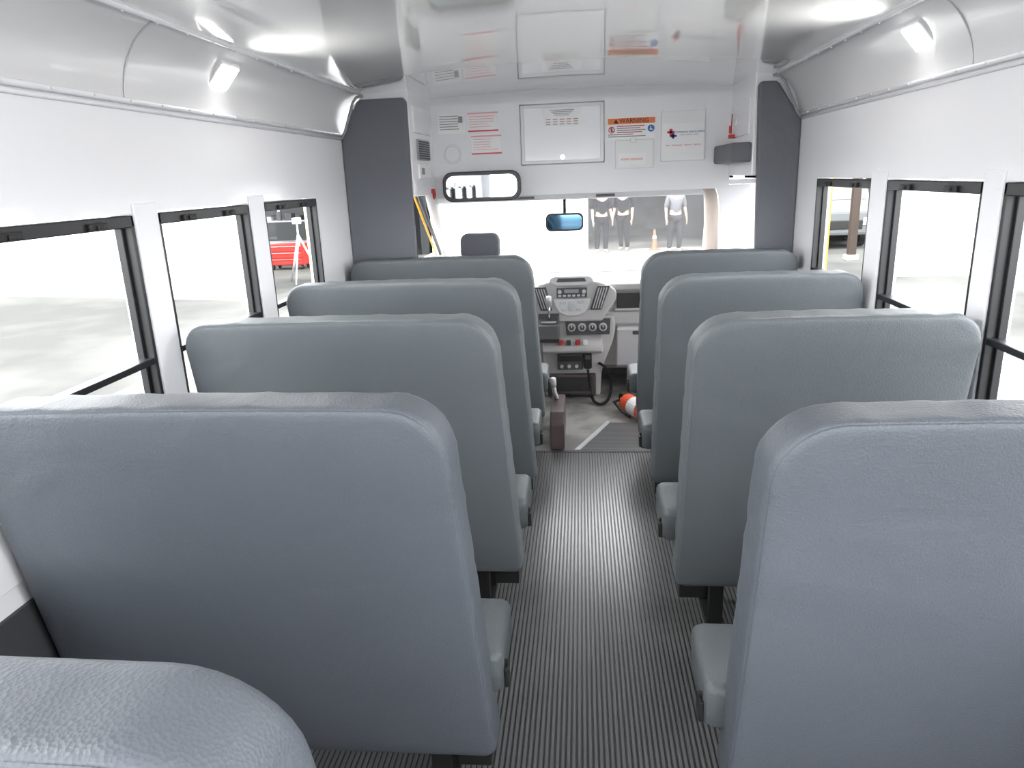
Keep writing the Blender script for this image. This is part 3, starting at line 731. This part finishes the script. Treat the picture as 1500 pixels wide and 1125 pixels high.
def car(name,cx,cy,L,W,Hh,m,label,van=False):
    e=thing(name,(cx,cy,GZ),label,"vehicle");g=GZ
    if van: prof=[(-L/2,.35),(-L/2,.95),(-L/2+.55,1.15),(-L/2+1.2,Hh),(L/2-.05,Hh),(L/2,Hh-.15),(L/2,.35)]
    else: prof=[(-L/2,.35),(-L/2,.75),(-L/2+1.1,.92),(-L/2+1.75,Hh),(L/2-1.3,Hh),(L/2-.5,.95),(L/2,.9),(L/2,.35)]
    b=MB();b.prism([(cy+u,g+v) for u,v in prof],0,cx-W/2,cx+W/2,m,.07);b.build("body",parent=e)
    b=MB();w=W/2-.12
    if van:
        b.quad([(cx-w,cy-L/2+.60,g+1.2),(cx+w,cy-L/2+.60,g+1.2),(cx+w-.08,cy-L/2+1.12,g+Hh-.12),(cx-w+.08,cy-L/2+1.12,g+Hh-.12)],M_dashd)
    else: b.quad([(cx-w,cy-L/2+1.12,g+.98),(cx+w,cy-L/2+1.12,g+.98),(cx+w-.08,cy-L/2+1.68,g+Hh-.06),(cx-w+.08,cy-L/2+1.68,g+Hh-.06)],M_dashd)
    for v in b.bm.verts: v.co.y-=.03
    b.build("windscreen",parent=e)
    b=MB();b.box(cx-W*.3,cx+W*.3,cy-L/2-.02,cy-L/2+.02,g+.5,g+.72,M_blk2,.02);b.build("grille",parent=e)
    for sx in (-1,1):
        b=MB();b.box(cx+sx*W*.38-.14,cx+sx*W*.38+.14,cy-L/2-.025,cy-L/2+.02,g+.58,g+.78,M_silver,.03);b.build("headlamp",parent=e)
        for sy in (-1,1):
            b=MB();b.cyl((cx+sx*(W/2-.2),cy+sy*L*.31,g+.33),(cx+sx*(W/2+.02),cy+sy*L*.31,g+.33),.33,M_blk2,24,bev=.03);b.cyl((cx+sx*(W/2+.0),cy+sy*L*.31,g+.33),(cx+sx*(W/2+.03),cy+sy*L*.31,g+.33),.2,M_silver,16);b.build("wheel",parent=e)
M_vanw=mat("van_off_white_paint",(.10,.105,.11),.4)
M_redc=mat("dark_red_car_paint",(.18,.01,.01),.4)
car("van",6.45,21.5,4.8,1.75,2.0,M_vanw,"white delivery van parked beside the garage",True)
car("car",8.2,22.9,4.3,1.6,1.45,M_redc,"small red car parked by the van")
def skinmesh(name,joints,edges,m,parent,sub=2,root=0):
    me=bpy.data.meshes.new(name);me.from_pydata([j[0] for j in joints],edges,[]);o=bpy.data.objects.new(name,me);C.objects.link(o)
    md=o.modifiers.new("s","SKIN")
    for i,j in enumerate(joints): me.skin_vertices[0].data[i].radius=(j[1],j[2] if len(j)>2 else j[1])
    me.skin_vertices[0].data[root].use_root=True
    sd=o.modifiers.new("u","SUBSURF");sd.levels=sub;sd.render_levels=sub
    bpy.context.view_layer.update()
    nm=bpy.data.meshes.new_from_object(o.evaluated_get(bpy.context.evaluated_depsgraph_get()))
    bpy.data.objects.remove(o);nm.materials.clear();nm.materials.append(m)
    for p in nm.polygons:p.use_smooth=True;p.material_index=0
    k=bpy.data.objects.new(name,nm);C.objects.link(k);k.parent=parent;return k
def person(x,y,turn,top,bot,step,label):
    e=thing("person",(x,y,GZ+.01),label,"person");e.rotation_euler=(0,0,turn)
    J=[((0,0,.95),.13,.10),((0,0,1.15),.13,.10),((0,0,1.35),.16,.11),((0,0,1.50),.06,.06),((0,-.01,1.60),.085,.095),((0,0,1.72),.065,.075),
       ((.19,0,1.42),.055),((.25,.02,1.14),.042),((.27,-.08,.90),.032),((.27,-.10,.82),.035,.02),
       ((-.19,0,1.42),.055),((-.25,.02,1.14),.042),((-.27,-.08,.90),.032),((-.27,-.10,.82),.035,.02),
       ((.10,0,.88),.09),((.11,-step,.50),.06),((.11,step*.3,.08),.04),((.12,-.16+step*.3,.035),.035,.03),
       ((-.10,0,.88),.09),((-.11,step*.6,.50),.06),((-.11,step*1.6,.08),.04),((-.12,-.16+step*1.6,.035),.035,.03)]
    E=[(0,1),(1,2),(2,3),(3,4),(4,5),(2,6),(6,7),(7,8),(8,9),(2,10),(10,11),(11,12),(12,13),(0,14),(14,15),(15,16),(16,17),(0,18),(18,19),(19,20),(20,21)]
    skinmesh("body",J,E,M_skin,e)
    def sub(ids,dr):
        mp={i:k for k,i in enumerate(ids)}
        return [(J[i][0],*(r+dr for r in J[i][1:])) for i in ids],[(mp[a],mp[c]) for a,c in E if a in mp and c in mp]
    a,c=sub([0,1,2,6,7,10,11],.022);skinmesh("shirt",a,c,top,e)
    a,c=sub([0,14,15,16,18,19,20],.024);skinmesh("trousers",a,c,bot,e)
    b=MB();w=Vector((x,y,GZ+.01));b.sph(tuple(w+Vector((0,.02,1.68))),.105,M_hair,(.9,1,.95));b.build("hair",parent=e)
    for sx in (-1,1):
        b=MB();b.sph(tuple(w+Vector((sx*.269,-.105,.82))),.04,M_skin,(.5,1,1.2),seg=10)
        for k in range(4): b.tube([w+Vector((sx*.27,-.125+k*.018,.80)),w+Vector((sx*.268,-.13+k*.018,.745-(.01 if k in(1,2) else 0))),w+Vector((sx*.262,-.13+k*.018,.715-(.01 if k in(1,2) else 0)))],.009,M_skin,seg=6)
        b.tube([w+Vector((sx*.265,-.13,.83)),w+Vector((sx*.255,-.165,.79)),w+Vector((sx*.252,-.165,.765))],.010,M_skin,seg=6)
        b.build("hand",parent=e)
        b=MB();b.sph(tuple(w+Vector((sx*.032,-.098,1.64))),.011,M_ink,seg=8);b.build("eye",parent=e)
    b=MB();b.sph(tuple(w+Vector((0,-.105,1.60))),.018,M_skin,seg=8);b.build("nose",parent=e)
    b=MB();b.box(w.x-.025,w.x+.025,w.y-.108,w.y-.09,w.z+1.555,w.z+1.563,M_redink,.002);b.build("mouth",parent=e)
M_dk1=mat("dark_work_clothes",(.003,.0035,.006),.9,spec=.0);M_lt=mat("light_work_shirt",(.06,.06,.07),.8);M_kh=mat("grey_trousers",(.015,.015,.018),.9,spec=.1)
person(.55,19.9,.3,M_dk1,M_dk1,.04,"person in dark clothing standing by the open garage")
person(1.15,20.3,-.4,M_dk1,M_dk1,.10,"person in dark work clothes walking near the garage")
person(2.45,19.6,.2,M_lt,M_kh,.08,"person in light shirt and grey trousers standing outside")

# ------------------------------------------------------------ world and sun
w=bpy.data.worlds.new("world");sc.world=w;w.use_nodes=True;nt=w.node_tree;bg=nt.nodes["Background"]
sky=nt.nodes.new("ShaderNodeTexSky");sky.sky_type='HOSEK_WILKIE';sky.turbidity=6;sky.ground_albedo=.4;sky.sun_direction=(-.2,-.5,.8)
mx=nt.nodes.new("ShaderNodeMix");mx.data_type='RGBA';mx.inputs["Factor"].default_value=.9
nt.links.new(sky.outputs[0],mx.inputs["A"]);mx.inputs["B"].default_value=(.985,.99,1,1)
nt.links.new(mx.outputs["Result"],bg.inputs[0]);bg.inputs[1].default_value=12.5
sd=bpy.data.lights.new("sun","SUN");sd.energy=8;sd.angle=.02;sd.color=(1,.97,.92)
so=bpy.data.objects.new("sun",sd);so.rotation_euler=Vector((-.15,-.55,1)).to_track_quat('Z','Y').to_euler();C.objects.link(so)
